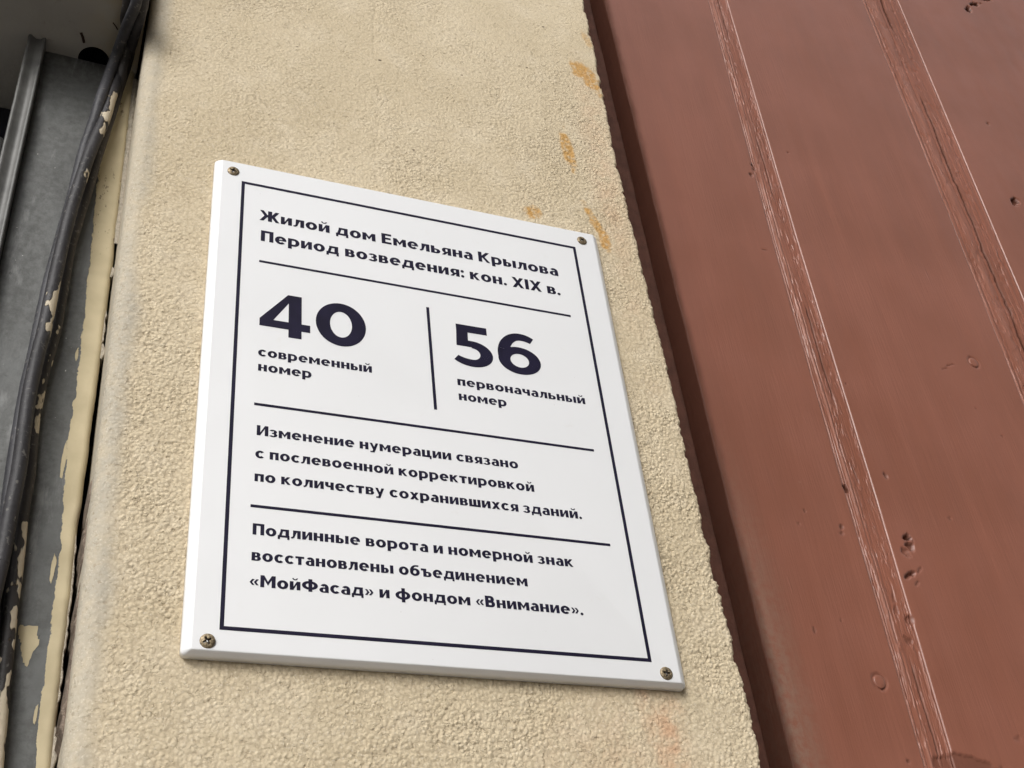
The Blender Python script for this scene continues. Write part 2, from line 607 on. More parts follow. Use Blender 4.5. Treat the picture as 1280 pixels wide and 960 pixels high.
# dents, knots and nail marks: photo pixel, half width, half height, lean, depth, darkness
MARKS = []
for u, v, rx, rz, an, dp, dk in ((1211, 11, .0058, .0085, -35, .005, 1), (1219, 5, .0045, .0120, -62, .004, 1), (1233, -1, .005, .012, -65, .004, 1),
                                 (1269, 252, .0042, .0095, -35, .004, .9), (1235, 154, .0018, .0024, 0, .002, .8),
                                 (1134, 672, .0048, .0040, 15, .004, .85), (1137, 682, .0040, .0055, 8, .003, .6), (1133, 690, .0050, .0040, 0, .002, .35),
                                 (1136, 719, .0065, .0022, 28, .003, .55), (1146, 730, .0040, .0010, 40, .001, .4), (1150, 712, .006, .0009, 40, .001, .4),
                                 (1057, 610, .0026, .0040, 5, .003, .95), (942, 208, .0020, .0052, -5, .003, .95), (939, 219, .0020, .0030, 0, .002, .7),
                                 (1052, 658, .0018, .0030, -15, .0015, .7), (1053, 666, .0016, .0022, 0, .001, .3), (1018, 787, .0012, .0034, -8, .001, .7),
                                 (1107, 594, .0016, .0028, 20, .002, .7), (1139, 774, .0040, .0034, 0, .0015, .38), (1137, 800, .0036, .0042, 0, .0015, .4),
                                 (1122, 765, .0022, .005, -12, .001, .35), (1118, 745, .0018, .005, -12, .001, .35), (999, 654, .001, .002, 0, .001, .5),
                                 (1006, 638, .001, .0016, 0, .001, .5), (1188, 456, .0055, .0008, 20, .0008, .6), (1180, 461, .0045, .0008, 20, .0008, .4),
                                 (1272, 924, .004, .003, 30, .0006, .2), (955, 312, .0034, .0006, -8, .0008, .7), (1051, 774, .0008, .0014, 0, .0008, .6),
                                 (1187, 648, .002, .0022, 0, .001, .3), (1136, 952, .0014, .0014, 0, .001, .7), (985, 190, .0012, .0014, 0, .001, .6),
                                 (1058, 480, .0007, .0009, 0, .001, .5), (1253, 545, .0009, .0012, 0, .001, .5), (1220, 510, .0008, .0010, 0, .001, .4)):
    c_ = on_y(u, v, YG)
    MARKS.append((c_[0], c_[2], rx, rz, rad(an), dp, dk))
NAILS = [tuple(on_y(u, v, YG)[[0, 2]]) + (r,) for u, v, r in ((1217, 453, .0062), (1099.5, 852, .0060))]


def marks(X, Z):
    h = np.zeros_like(X); d = np.zeros_like(X)
    for cx, cz, rx, rz, an, dp, dk in MARKS:
        m_ = (np.abs(X - cx) < .03) & (np.abs(Z - cz) < .03)
        if not m_.any(): continue
        x = X[m_] - cx; z = Z[m_] - cz
        u = (x * math.cos(an) + z * math.sin(an)) / rx; v = (-x * math.sin(an) + z * math.cos(an)) / rz
        r = np.sqrt(u * u + v * v) + (fbm(X[m_] * 260 + 40, Z[m_] * 260, 3) - .5) * 1.7
        h[m_] = np.maximum(h[m_], dp * sstep(1.15, .5, r) - .0004 * np.exp(-((r - 1.3) / .2) ** 2))
        d[m_] = np.maximum(d[m_], dk * sstep(1.1, .75, r))
    for cx, cz, r0 in NAILS:
        m_ = (np.abs(X - cx) < .02) & (np.abs(Z - cz) < .02)
        x = X[m_] - cx; z = Z[m_] - cz
        r = np.sqrt(x * x + z * z * .85) / r0 + (fbm(X[m_] * 300, Z[m_] * 300, 2) - .5) * .12
        g_ = np.exp(-((r - 1.0) / .13) ** 2)
        h[m_] = np.maximum(h[m_], .0012 * g_)
        d[m_] = np.maximum(d[m_], .38 * g_ * sstep(.1, .6, fbm(X[m_] * 200, Z[m_] * 200 + 9, 2) + .15 * np.sign(z)))
    # flaked dark patch at the bottom end of the moulding
    c_ = on_y(1206, 956, YG)
    r = np.sqrt(((X - c_[0]) / .030) ** 2 + ((Z - c_[2]) / .0085) ** 2) + (fbm(X * 120, Z * 160, 4) - .5) * .9
    f_ = sstep(1.05, .9, r)
    h = np.maximum(h, .0012 * f_); d = np.maximum(d, f_ * .45)
    return h, d


def plank(fa, fb, first=False, la=.0018, thick=.028):
    wdt = float(fb(2.6) - fa(2.6))
    n = int(wdt / .0014) if wdt < .3 else 230
    cols = []
    a = fa(gz) + .0004; b = fb(gz) - .0004
    if first: a = a + (fbm(gz * 30, gz * 0 + 2, 3) - .5) * .0012
    cols.append(np.stack([a, np.full_like(gz, YG + thick), gz], 1))
    for t in (0, .3, .7, 1):
        cols.append(np.stack([a + la * (1 - math.cos(t * math.pi / 2)), np.full_like(gz, YG + la * (1 - math.sin(t * math.pi / 2))), gz], 1))
    for t in np.linspace(0, 1, n)[1:-1]:
        x = a + la + (b - a - 2 * la) * t
        cup = .0016 * (fbm(x * 8, gz * 2.5, 2) - .5) + .0006 * (fbm(x * 40, gz * 5, 2) - .5)
        edge = min(t, 1 - t)
        cols.append(np.stack([x, YG + cup * min(1, edge * 12), gz], 1))
    for t in (1, .7, .3, 0):
        cols.append(np.stack([b - la * (1 - math.cos(t * math.pi / 2)), np.full_like(gz, YG + la * (1 - math.sin(t * math.pi / 2))), gz], 1))
    cols.append(np.stack([b, np.full_like(gz, YG + thick), gz], 1))
    P = np.stack(cols, 1)
    h, d = marks(P[..., 0], P[..., 2])
    P[..., 1] += h
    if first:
        edge_shade = sstep(.010, -.001, P[..., 0] - P[:, 1:2, 0] + (fbm(P[..., 0] * 200, P[..., 2] * 40, 3) - .5) * .004)
        d = np.maximum(d, edge_shade * .8)  # pier's shadow painted on along the plank's left edge
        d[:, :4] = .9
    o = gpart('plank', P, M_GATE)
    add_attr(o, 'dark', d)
    return o


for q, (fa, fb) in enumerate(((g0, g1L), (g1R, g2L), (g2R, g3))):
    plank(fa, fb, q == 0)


def moulding(fa, fb, kind, seed):
    zf = graded(.08, 2.0, 3.35, 3.7, .0016, 40)
    n = 100
    t = np.linspace(0, 1, n)[None, :]
    a = fa(zf)[:, None]; b = fb(zf)[:, None]
    w = b - a
    Zm = np.repeat(zf[:, None], n, 1)
    jit = (fbm(Zm * 22 + seed, t * 0 + seed, 4) - .5) * .06
    jit2 = (fbm(Zm * 60 + seed, t * 0 + seed + 7, 4) - .5) * .05
    tt = np.clip(t + jit * np.sin(np.pi * t), 0, 1)
    G = lambda c, s, x=tt: np.exp(-((x - c) / s) ** 2)
    crackz = sstep(.48, .60, fbm(Zm * 7, t * 0 + 3 + seed, 3)) if kind == 1 else sstep(.36, .50, fbm(Zm * 6, t * 0 + 23 + seed, 3))
    if kind == 1:
        c1, c2, c3, ck = .035, .225, .965, .56
        h = .0007 * G(c1, .022) - .0010 * G(.085, .025) + .0012 * G(c2, .05) - .0009 * G(.31, .025)
        h += -.0006 * sstep(.38, .44, tt) * (1 - sstep(.88, .93, tt)) - .0024 * G(ck, .026, t + jit + jit2) * crackz + .0008 * G(c3, .018)
        h += -.0006 * G(.70, .02) * crackz
    else:
        c1, c2, c3, ck = .03, .27, .97, .53
        h = -.0010 * G(.01, .012) + .0006 * G(c1, .02) - .0014 * G(.10, .02) + .0009 * G(c2, .09) - .0009 * G(.42, .018)
        h += -.0030 * G(ck, .024, t + jit * 1.5 + jit2) * crackz - .0008 * G(.66, .014) - .0007 * G(.78, .012) + .0005 * G(.84, .02) + .0007 * G(c3, .016)
    wear = (fbm(t * 22 + seed, Zm * 24, 4) - .5) * .0008 + (fbm(t * 60 + seed, Zm * 120, 3) - .5) * .0004
    h = h + wear * np.minimum(1, np.minimum(t, 1 - t) * 14)
    brk0 = sstep(.28, .52, fbm(Zm * 17 + seed, t * 4 + 2, 4))
    h = h * (.35 + .65 * brk0) - .0009 * sstep(.60, .68, fbm(Zm * 55 + seed, t * 7 + 11, 3))
    mh, md = marks(a + w * t, Zm)
    h = h - mh
    P = np.stack([a + w * t, YG + .0010 - (h + mh) * .62 + mh, Zm], -1)
    back0 = P[:, :1].copy(); back0[..., 1] = YG + .028
    back1 = P[:, -1:].copy(); back1[..., 1] = YG + .028
    P = np.concatenate([back0, P, back1], 1)
    o = gpart('moulding', P, M_WORN_GLINT)
    brk = sstep(.30, .5, fbm(Zm * 14 + seed, t * 3, 3))
    glint = G(c1, .022) * .65 + G(c2, .05 if kind == 1 else .08) * (.85 if kind == 1 else .45) + G(c3, .016) * .7  # sheen on the ridges painted in as lighter lines
    if kind == 1:
        glint = glint + sstep(2.55, 2.75, Zm) * .2 * sstep(.05, .15, tt) * sstep(.6, .5, tt)
    glint = np.clip(glint * (.35 + .65 * brk), 0, 1)
    dk = 1.15 * G(ck, .030, t + jit * (1 if kind == 1 else 1.5) + jit2) * crackz
    dk = np.maximum(dk, G(.31 if kind == 1 else .42, .012) * .45 * brk)
    dk = np.maximum(dk, G(.085 if kind == 1 else .10, .014) * .4 * brk)
    dk = np.maximum(dk, md)
    dk = np.clip(dk * .9, 0, 1)
    z1 = np.zeros_like(glint[:, :1])
    add_attr(o, 'glint', np.concatenate([z1, glint, z1], 1))
    add_attr(o, 'dark', np.concatenate([z1, dk, z1], 1))


moulding(g1L, g1R, 1, 3)
moulding(g2L, g2R, 2, 40)
# backing board, the pier's shadow put into its dark brown
M_JAMB_SHADE = simple('brown jamb paint darkened as shade', (.11, .045, .030), .6, .4, 0, 90, .0006)
box_obj('jamb_board', .10 - GO[0], .33 - GO[0], YG + .0305 - GO[1], YG + .060 - GO[1], 0, 3.62, M_JAMB_SHADE, gate)
box_obj('back_panel', .33 - GO[0], 1.2 - GO[0], YG + .0305 - GO[1], YG + .045 - GO[1], 0, 3.62, M_JAMB_SHADE, gate)


def nail(u, v, r):
    c = on_y(u, v, YG)
    n = 28
    V = []; F = []
    rings = ((.90, .0012), (.88, -.0001), (.80, -.0004), (.4, -.0005))
    for s, y in rings:
        for i in range(n):
            a = i / n * 2 * math.pi
            k = 1 + .03 * math.sin(3 * a + u)
            V.append((r * s * k * math.cos(a), y, r * s * k * 1.08 * math.sin(a)))
    for q in range(len(rings) - 1):
        for i in range(n):
            j = (i + 1) % n
            F.append((q * n + i, (q + 1) * n + i, (q + 1) * n + j, q * n + j))
    V.append((0, -.0005, 0))
    for i in range(n):
        F.append(((len(rings) - 1) * n + i, len(V) - 1, (len(rings) - 1) * n + (i + 1) % n))
    mesh_obj('nail_head', V, F, M_GATE, gate, True, tuple(c - GO))


nail(1217, 453, .0060)
nail(1099.5, 852, .0058)
def tube(path, r, n=10, jitter=0):
    path = np.array(path)
    T = np.gradient(path, axis=0)
    T /= np.linalg.norm(T, axis=1)[:, None]
    up = np.array([.3, 1, .2]); up /= np.linalg.norm(up)
    A = np.cross(T, up); A /= np.linalg.norm(A, axis=1)[:, None]
    B = np.cross(T, A)
    an = np.linspace(0, 2 * np.pi, n, endpoint=False)
    rr = np.broadcast_to(np.asarray(r, float), (len(path),))[:, None, None]
    return path[:, None] + rr * (A[:, None] * np.cos(an)[None, :, None] + B[:, None] * np.sin(an)[None, :, None])


# masonry that frames the gate opening and the rest of the house front
hw = tag(empty('street_house', (0, YW, 0)), 'cream rendered house front above and beside the gate', 'building')
box_obj('render_wall', 2.2, 5.0, 0, .4, 0, 7.5, M_CREAM, hw)
box_obj('gate_lintel', -.20, 2.2 - .001, 0.0, .4, 4.602, 7.5, M_CREAM, hw)
box_obj('render_wall', -5.0, -1.4, 0, .4, 0, 7.5, M_CREAM, hw)
box_obj('spandrel', .21, 2.199, .19, .39, 3.72, 4.60, M_CREAM, hw)

# ------------------------------------------------------------------ white sign
sign = tag(empty('house_sign', (0, 0, 2.3530)), 'white rectangular house sign with navy Russian lettering and numbers 40 and 56', 'sign')
SC = 2.3530


def rrect(hx, hz, r, y, n=6):
    out = []
    for cx, cz, a0 in ((hx - r, hz - r, 0), (-hx + r, hz - r, 90), (-hx + r, -hz + r, 180), (hx - r, -hz + r, 270)):
        for i in range(n + 1):
            a = rad(a0 + 90 * i / n)
            out.append((cx + r * math.cos(a), y, cz + r * math.sin(a)))
    return out


HX, HZ = .1520, .1950
rings = []
for ins, y, r in ((0, .0078, .0030), (0, .0040, .0030), (.0003, .0034, .0030), (.0008, .0028, .0028), (.0030, .0009, .0014), (.0036, .0004, .0010),
                  (.0041, .0001, .0008), (.0048, 0, .0006)):
    rings.append([(x + .0018, y_, z) for x, y_, z in rrect(HX - ins * 1.15, HZ - ins * .55, r, y)])
V = [v for rg in rings for v in rg]
nr = len(rings[0])
F = []
for q in range(len(rings) - 1):
    for i in range(nr):
        j = (i + 1) % nr
        F.append((q * nr + i, q * nr + j, (q + 1) * nr + j, (q + 1) * nr + i))
F.append(tuple((len(rings) - 1) * nr + i for i in range(nr)))
F.append(tuple(reversed(range(nr))))
bo = mesh_obj('board', V, F, M_WHITE, sign)


def flat_poly(name, polys, parent=sign, zoff=0.0):
    """polys in mm sign-plane coordinates -> thin ink film; each stroke a hair above the last"""
    V = []; F = []
    for i, p in enumerate(polys):
        y = -.00010 - .0000006 * (i % 60)
        b = len(V)
        V += [(x / 1000, y, z / 1000 - SC) for x, z in p]
        ar = sum(p[k][0] * p[(k + 1) % len(p)][1] - p[(k + 1) % len(p)][0] * p[k][1] for k in range(len(p)))
        f = list(range(b, b + len(p)))
        if ar < 0: f = f[::-1]
        F.append(tuple(f))
    return mesh_obj(name, V, F, M_INK, parent, False)


def rect(x0, z0, x1, z1): return [(x0, z0), (x1, z0), (x1, z1), (x0, z1)]


fx, fz0, fz1, ft = 131.0, 2172.6, 2527.4, 2.35
flat_poly('border_line', [rect(-fx, fz0, fx, fz0 + ft), rect(-fx, fz1 - ft, fx, fz1),
                          rect(-fx, fz0 + ft, -fx + ft, fz1 - ft), rect(fx - ft, fz0 + ft, fx, fz1 - ft)])
for zc in (2451.6, 2328.8, 2253.8):
    flat_poly('ruled_line', [rect(-116.6, zc - 1.0, 116.3, zc + 1.0)])
flat_poly('ruled_line', [rect(2.05, 2344.6, 4.25, 2435.6)])

# ---- a bold wide geometric sans, drawn stroke by stroke (cap height = 1)
SS, HH = .275, .195
xh = .72


def R(x0, y0, x1, y1): return [rect(x0, y0, x1, y1)]


def D(x0, y0, x1, y1, w): return [[(x0, y0), (x0 + w, y0), (x1 + w, y1), (x1, y1)]]


def E(cx, cy, rx, ry, a0, a1, sx=SS, sy=HH, n=None):
    n = n or max(4, int(abs(a1 - a0) / 9))
    out = []
    P_ = []
    for i in range(n + 1):
        a = rad(a0 + (a1 - a0) * i / n)
        P_.append(((cx + rx * math.cos(a), cy + ry * math.sin(a)), (cx + (rx - sx) * math.cos(a), cy + (ry - sy) * math.sin(a))))
    for i in range(n):
        out.append([P_[i][0], P_[i + 1][0], P_[i + 1][1], P_[i][1]])
    return out


def bowl(x0, xc, rx, y0, y1, sx=SS, sy=HH):
    c = (y0 + y1) / 2; ry = (y1 - y0) / 2
    return R(x0, y0, xc, y0 + sy) + R(x0, y1 - sy, xc, y1) + E(xc, c, rx, ry, -90, 90, sx, sy)


s_, h_ = .262, .182


def glyph(c):
    s, h = s_, h_
    if c == ' ': return [], .30
    if c == 'П': return R(0, 0, SS, 1) + R(.84 - SS, 0, .84, 1) + R(SS, 1 - HH, .84 - SS, 1), .84
    if c == 'Ж':
        g_ = R(.54, 0, .54 + SS, 1)
        for sg in (0, 1):
            a = [(.0, 1), (.25, 1), (.50, .62), (.58, .62), (.58, .40), (.50, .40), (.24, 0), (-.02, 0), (.30, .51)]
            a = [(x, y) if sg == 0 else (1.295 - x, y) for x, y in a]
            g_ += [[a[0], a[1], a[2], a[8]], [a[8], a[2], a[3], a[4], a[5]], [a[8], a[5], a[6], a[7]]]
        return g_, 1.295
    if c == 'Е': return R(0, 0, SS, 1) + R(SS, 0, .70, HH) + R(SS, .425, .65, .425 + HH * .95) + R(SS, 1 - HH, .70, 1), .72
    if c == 'К': return R(0, 0, SS, 1) + [[(.60, 1), (.86, 1), (.47, .52), (.215, .40), (.215, .58)], [(.30, .50), (.47, .54), (.88, 0), (.62, 0), (.33, .40)]], .88
    if c == 'X': return D(0, 0, .62, 1, .27) + D(.62, 0, 0, 1, .27), .89
    if c == 'I': return R(0, 0, SS, 1), SS
    if c == 'И': return R(0, 0, SS, 1) + R(.90 - SS, 0, .90, 1) + [[(SS - .01, 0), (SS - .01, .30), (.91 - SS, 1), (.91 - SS, .70)]], .90
    if c == 'М': return R(0, 0, SS, 1) + R(1.06 - SS, 0, 1.06, 1) + [[(SS - .01, 1), (.53, .50), (.53, .16), (SS - .01, .66)], [(.53, .50), (1.07 - SS, 1), (1.07 - SS, .66), (.53, .16)]], 1.06
    if c == 'Ф': return R(.46, -.03, .46 + SS, 1.03) + E(.5675, .50, .5675, .37, 0, 360), 1.135
    if c == 'В': return R(0, 0, SS, 1) + bowl(SS, .46, .30, 0, .58, SS, HH) + bowl(SS, .43, .27, .44, 1, SS, HH), .78
    if c == '0': return E(.465, .5, .465, .51, 0, 360, .262, .205, 48), .93
    if c == '4': return R(.515, 0, .75, .18) + R(.515, .18, .75, 1) + R(0.0, .18, .905, .350) + [[(0, .350), (.50, 1), (.75, 1), (.515, .80), (.245, .350)]], .905
    if c == '5':
        return [[(.08, 1), (.70, 1), (.70, .82), (.08, .82)], [(.08, .84), (.31, .84), (.295, .50), (.06, .50)]] + \
               [[(.07, .62), (.36, .62), (.36, .465), (.06, .465)]] + E(.36, .305, .415, .315, -90, 90, .255, .175, 30) + \
               E(.36, .36, .50, .37, 222, 270, .12, .175, 10), .775
    if c == '6':
        return E(.435, .325, .435, .335, 0, 360, .245, .17, 44) + E(.50, .44, .50, .57, 90, 192, .245, .175, 22) + \
               E(.50, .66, .42, .35, 48, 90, .12, .175, 8), .87
    # lower case
    if c == 'о': return E(.39, .36, .39, .372, 0, 360, s, h), .78
    if c == 'с': return E(.38, .36, .38, .372, 42, 318, s, h), .68
    if c == 'е': return E(.385, .36, .385, .372, 0, 318, s, h) + R(.13, .305, .765, .415), .77
    if c == 'а':
        return R(.665 - s, 0, .665, .42) + E(.355, .42, .31, .312, 0, 148, s, h) + E(.29, .215, .29, .222, 90, 270, s, .12) + \
               R(.29, .317, .50, .437) + R(.29, -.007, .44, .113) + [[(.44, -.007), (.50, .06), (.50, .15), (.44, .113)]], .665
    if c == 'н': return R(0, 0, s, xh) + R(.72 - s, 0, .72, xh) + R(s, .29, .72 - s, .43), .72
    if c == 'п': return R(0, 0, s, xh) + R(.70 - s, 0, .70, xh) + R(s, xh - h, .70 - s, xh), .70
    if c == 'и' or c == 'й':
        g_ = R(0, 0, s, xh) + R(.75 - s, 0, .75, xh) + [[(s - .01, 0), (s - .01, .26), (.76 - s, xh), (.76 - s, .46)]]
        if c == 'й': g_ += E(.375, 1.0, .20, .18, 180, 360, .10, .09, 12)
        return g_, .75
    if c == 'к': return R(0, 0, s, xh) + [[(.46, xh), (.70, xh), (.43, .40), (.195, .28), (.195, .43)], [(.30, .36), (.43, .40), (.73, 0), (.49, 0), (.27, .29)]], .73
    if c == 'м': return R(0, 0, s, xh) + R(.92 - s, 0, .92, xh) + [[(s - .01, xh), (.46, .38), (.46, .10), (s - .01, .44)], [(.46, .38), (.93 - s, xh), (.93 - s, .44), (.46, .10)]], .92
    if c == 'л':
        return R(.72 - s, 0, .72, xh) + R(.17, xh - h, .72 - s, xh) + [[(.15, xh - h), (.15 + s, xh - h), (.32, .28), (.14, .22)], [(.15, xh), (.345, xh), (.345, xh - h), (.15, xh - h)],
               [(.14, .22), (.32, .28), (.25, .08), (.08, .12)], [(.08, .12), (.25, .08), (.13, -.01), (0, -.01), (0, .13)]], .72
    if c == 'д':
        return R(0, 0, .86, h) + R(0, -.17, .165, 0) + R(.695, -.17, .86, 0) + R(.56, h, .56 + s, xh) + R(.20, xh - h, .56, xh) + \
               [[(.20, xh), (.375, xh), (.375, xh - h), (.19, xh - h)], [(.19, xh - h), (.375, xh - h), (.29, h), (.09, h)]], .86
    if c == 'р': return R(0, -.24, s, xh) + bowl(s, .41, .37, -.005, xh + .005, s, h), .78
    if c == 'в': return R(0, 0, s, xh) + bowl(s, .42, .26, 0, .415, s, .125) + bowl(s, .40, .235, .31, xh, s, .125), .68
    if c == 'з':
        return E(.27, .52, .30, .207, -70, 158, s * .95, .125) + E(.27, .20, .33, .212, 202, 430, s * .95, .125) + R(.18, .315, .36, .42), .60
    if c == 'я': return R(.70 - s, 0, .70, xh) + [[(2 * .35 - x, y) for x, y in q] for q in bowl(s, .40, .27, .215, xh, s, .135)] + D(.0, 0, .23, .26, .23), .70
    if c == 'ь': return R(0, 0, s, xh) + bowl(s, .40, .28, 0, .465, s, .135), .68
    if c == 'ы': return R(0, 0, s, xh) + bowl(s, .37, .25, 0, .465, s, .135) + R(.72, 0, .72 + s, xh), .72 + s
    if c == 'ъ': return R(.17, 0, .17 + s, xh) + R(0, xh - h, .17, xh) + bowl(.17 + s, .56, .28, 0, .465, s, .135), .84
    if c == 'ч': return R(.68 - s, 0, .68, xh) + R(0, .46, s, xh) + E(.26, .46, .26, .23, 180, 270, s, h) + R(.26, .23, .68 - s, .23 + h), .68
    if c == 'т': return R(0, xh - h, .66, xh) + R(.33 - s / 2, 0, .33 + s / 2, xh - h), .66
    if c == 'у': return D(.0, xh, .285, .02, .215) + D(.50, xh, .17, -.235, .215) + [[(.05, -.24), (.17, -.235), (.33, -.10), (.05, -.10)]], .715
    if c == 'х': return D(0, 0, .47, xh, .25) + D(.47, 0, 0, xh, .25), .72
    if c == 'ц': return R(0, 0, s, xh) + R(.69 - s, h, .69, xh) + R(s, 0, .80, h) + R(.64, -.17, .80, 0), .80
    if c == 'ш': return R(0, 0, s, xh) + R(.49 - s / 2, h, .49 + s / 2, xh) + R(.98 - s, 0, .98, xh) + R(s, 0, .98 - s, h), .98
    if c == 'ф': return R(.46 - .0, -.24, .46 + s, .98) + E(.5575, .36, .5575, .372, 0, 360, s, h), 1.115
    if c == 'б': return E(.39, .335, .39, .345, 0, 360, s, h) + E(.50, .46, .50, .50, 92, 185, s * .95, .14) + R(.49, .82, .70, .96), .78
    if c == '.': return E(.12, .115, .125, .125, 0, 360, .12, .12, 12), .24
    if c == ':': return E(.12, .115, .125, .125, 0, 360, .12, .12, 12) + E(.12, .60, .125, .125, 0, 360, .12, .12, 12), .24
    if c in '«»':
        g_ = []
        for o in (0, .29):
            g_ += [[(o + 0, .37), (o + .17, .62), (o + .34, .62), (o + .17, .37)], [(o + 0, .37), (o + .17, .37), (o + .34, .12), (o + .17, .12)]]
        if c == '»': g_ = [[(.63 - x, y) for x, y in q] for q in g_]
        return g_, .63
    raise KeyError(c)


def line(txt, x0, x1, z0, cap, gap=.105):
    polys = []
    pen = 0
    for ch in txt:
        g_, w = glyph(ch)
        polys += [[(pen + x, y) for x, y in q] for q in g_]
        pen += w + (gap if ch != ' ' else gap * .3)
    width = pen - gap
    k = (x1 - x0) / width
    o = flat_poly('lettering', [[(x0 + x * k, z0 + y * cap) for x, y in q] for q in polys])
    return k / cap


print('fit', line('Жилой дом Емельяна Крылова', -117.2, 111.7, 2491.3, 10.3),
      line('Период возведения: кон. XIX в.', -116.0, 110.8, 2471.2, 10.3),
      line('современный', -115.2, -39.6, 2367.9, 7.6),
      line('номер', -114.9, -80.3, 2355.7, 7.6),
      line('первоначальный', 20.5, 116.0, 2368.6, 7.6),
      line('номер', 20.5, 55.1, 2355.9, 7.6),
      line('Изменение нумерации связано', -114.4, 57.9, 2305.1, 7.6),
      line('с послевоенной корректировкой', -114.8, 67.3, 2288.2, 7.6),
      line('по количеству сохранившихся зданий.', -114.8, 98.9, 2271.3, 7.6),
      line('Подлинные ворота и номерной знак', -114.9, 87.5, 2234.4, 7.6),
      line('восстановлены объединением', -115.0, 54.3, 2217.3, 7.6),
      line('«МойФасад» и фондом «Внимание».', -115.6, 89.4, 2200.7, 7.6))
for ch, xa, xb in (('4', -115.0, -81.2), ('0', -77.4, -42.7), ('5', 20.2, 49.1), ('6', 53.2, 85.6)):
    line(ch, xa, xb, 2387.2, 37.4)


# ---- cross head screws
def screw_mesh():
    n, rings = 72, 20
    Rr = .0042
    V = [(0, -.0020, 0)]
    F = []
    rs = np.linspace(0, 1, rings + 1)[1:]
    for k_, t in enumerate(rs):
        for i in range(n):
            a = 2 * math.pi * i / n
            x = Rr * t * math.cos(a); z = Rr * t * math.sin(a)
            y = -.0001 - .0014 * math.sqrt(max(0, 1 - (t * .97) ** 2))
            w = .00058
            arm = max(0, 1 - (abs(x) / w) ** 3) * (abs(z) < Rr * .58) + max(0, 1 - (abs(z) / w) ** 3) * (abs(x) < Rr * .58)
            y += .0016 * min(1, arm) * (1.0 - .5 * t)
            V.append((x, y, z))
    V[0] = (0, .0004, 0)
    V2 = []
    for i in range(n):
        F.append((0, 1 + i, 1 + (i + 1) % n))
    for k_ in range(rings - 1):
        for i in range(n):
            j = (i + 1) % n
            F.append((1 + k_ * n + i, 1 + (k_ + 1) * n + i, 1 + (k_ + 1) * n + j, 1 + k_ * n + j))
    b = len(V)
    for i in range(n):
        a = 2 * math.pi * i / n
        V.append((Rr * math.cos(a), .0003, Rr * math.sin(a)))
    for i in range(n):
        j = (i + 1) % n
        F.append((1 + (rings - 1) * n + i, b + i, b + j, 1 + (rings - 1) * n + j))
    me = bpy.data.meshes.new('screw')
    me.from_pydata(V, [], F)
    me.materials.append(M_SCREW)
    me.materials.append(M_SLOT)
    w = .00062
    for p in me.polygons:
        c = p.center
        if (abs(c.x) < w and abs(c.z) < Rr * .56) or (abs(c.z) < w and abs(c.x) < Rr * .56):
            p.material_index = 1
    bm = bmesh.new(); bm.from_mesh(me)
    bmesh.ops.recalc_face_normals(bm, faces=bm.faces[:])
    bm.to_mesh(me); bm.free()
    me.shade_smooth()
    return me


sm = screw_mesh()
for x, z, a, tl in ((-.1373, 2.5357, 20, 3), (.1380, 2.5362, 50, -4), (.1396, 2.1657, 10, 2), (-.1370, 2.1653, 62, 8)):
    o = bpy.data.objects.new('screw', sm)
    COL.objects.link(o)
    o.parent = sign
    o.location = (x, 0, z - SC)
    o.rotation_euler = (rad(tl), rad(a), 0)

# ------------------------------------------------------------------ recess on the left: soffit, metal cover, window, cables
ZS = 2.6977
lin = tag(empty('lintel', (-.8, .1, ZS)), 'dirty grey brown lintel above the metal door surround, a dark hole in its underside', 'lintel')
LO = np.array(lin.location)
bm = bmesh.new()
x0, x1, y0, y1 = -1.4, -.2105, -.008, .36
outer = [bm.verts.new((x0, y0, ZS)), bm.verts.new((x1, y0, ZS)), bm.verts.new((x1, y1, ZS)), bm.verts.new((x0, y1, ZS))]
hc = (-.2440, .0585); hr = .0122
hole = []
for i in range(36):
    a = i / 36 * 2 * math.pi
    hole.append(bm.verts.new((hc[0] + hr * math.cos(a), hc[1] + hr * 1.12 * math.sin(a), ZS)))
es = [bm.edges.new((outer[i], outer[(i + 1) % 4])) for i in range(4)] + [bm.edges.new((hole[i], hole[(i + 1) % 36])) for i in range(36)]
bmesh.ops.triangle_fill(bm, edges=es, use_beauty=True)
up = [bm.verts.new((v.co.x, v.co.y, ZS + .12)) for v in hole]
for i in range(36):
    bm.faces.new((hole[i], hole[(i + 1) % 36], up[(i + 1) % 36], up[i]))
bm.faces.new(up)
top = [bm.verts.new((v.co.x, v.co.y, 7.5)) for v in outer]
for i in range(4):
    bm.faces.new((outer[i], outer[(i + 1) % 4], top[(i + 1) % 4], top[i]))
bm.faces.new(top)
bmesh.ops.recalc_face_normals(bm, faces=bm.faces[:])
for v in bm.verts: v.co -= Vector(LO)
me = bpy.data.meshes.new('soffit')
bm.to_mesh(me); bm.free()
me.materials.append(M_SOFFIT)
me.materials.append(M_DARK)
for p in me.polygons:
    if p.center.z > .01 and abs(p.center.x + LO[0] - hc[0]) < .02 and p.center.z < .2: p.material_index = 1
o = bpy.data.objects.new('soffit', me); COL.objects.link(o); o.parent = lin
a_ = on_z(101, 40, ZS); b_ = on_z(105, 53, ZS)
grid_obj('crack', tube([a_ - LO, (a_ + b_) / 2 - LO + [.0004, 0, 0], b_ - LO], .0011, 8), M_HOLE, lin, closed=True)
a_ = on_z(141, 28, ZS); b_ = on_z(147, 37, ZS)
grid_obj('crack', tube([a_ - LO, (a_ + b_) / 2 - LO + [.0004, 0, 0], b_ - LO], .0005, 8), M_HOLE, lin, closed=True)

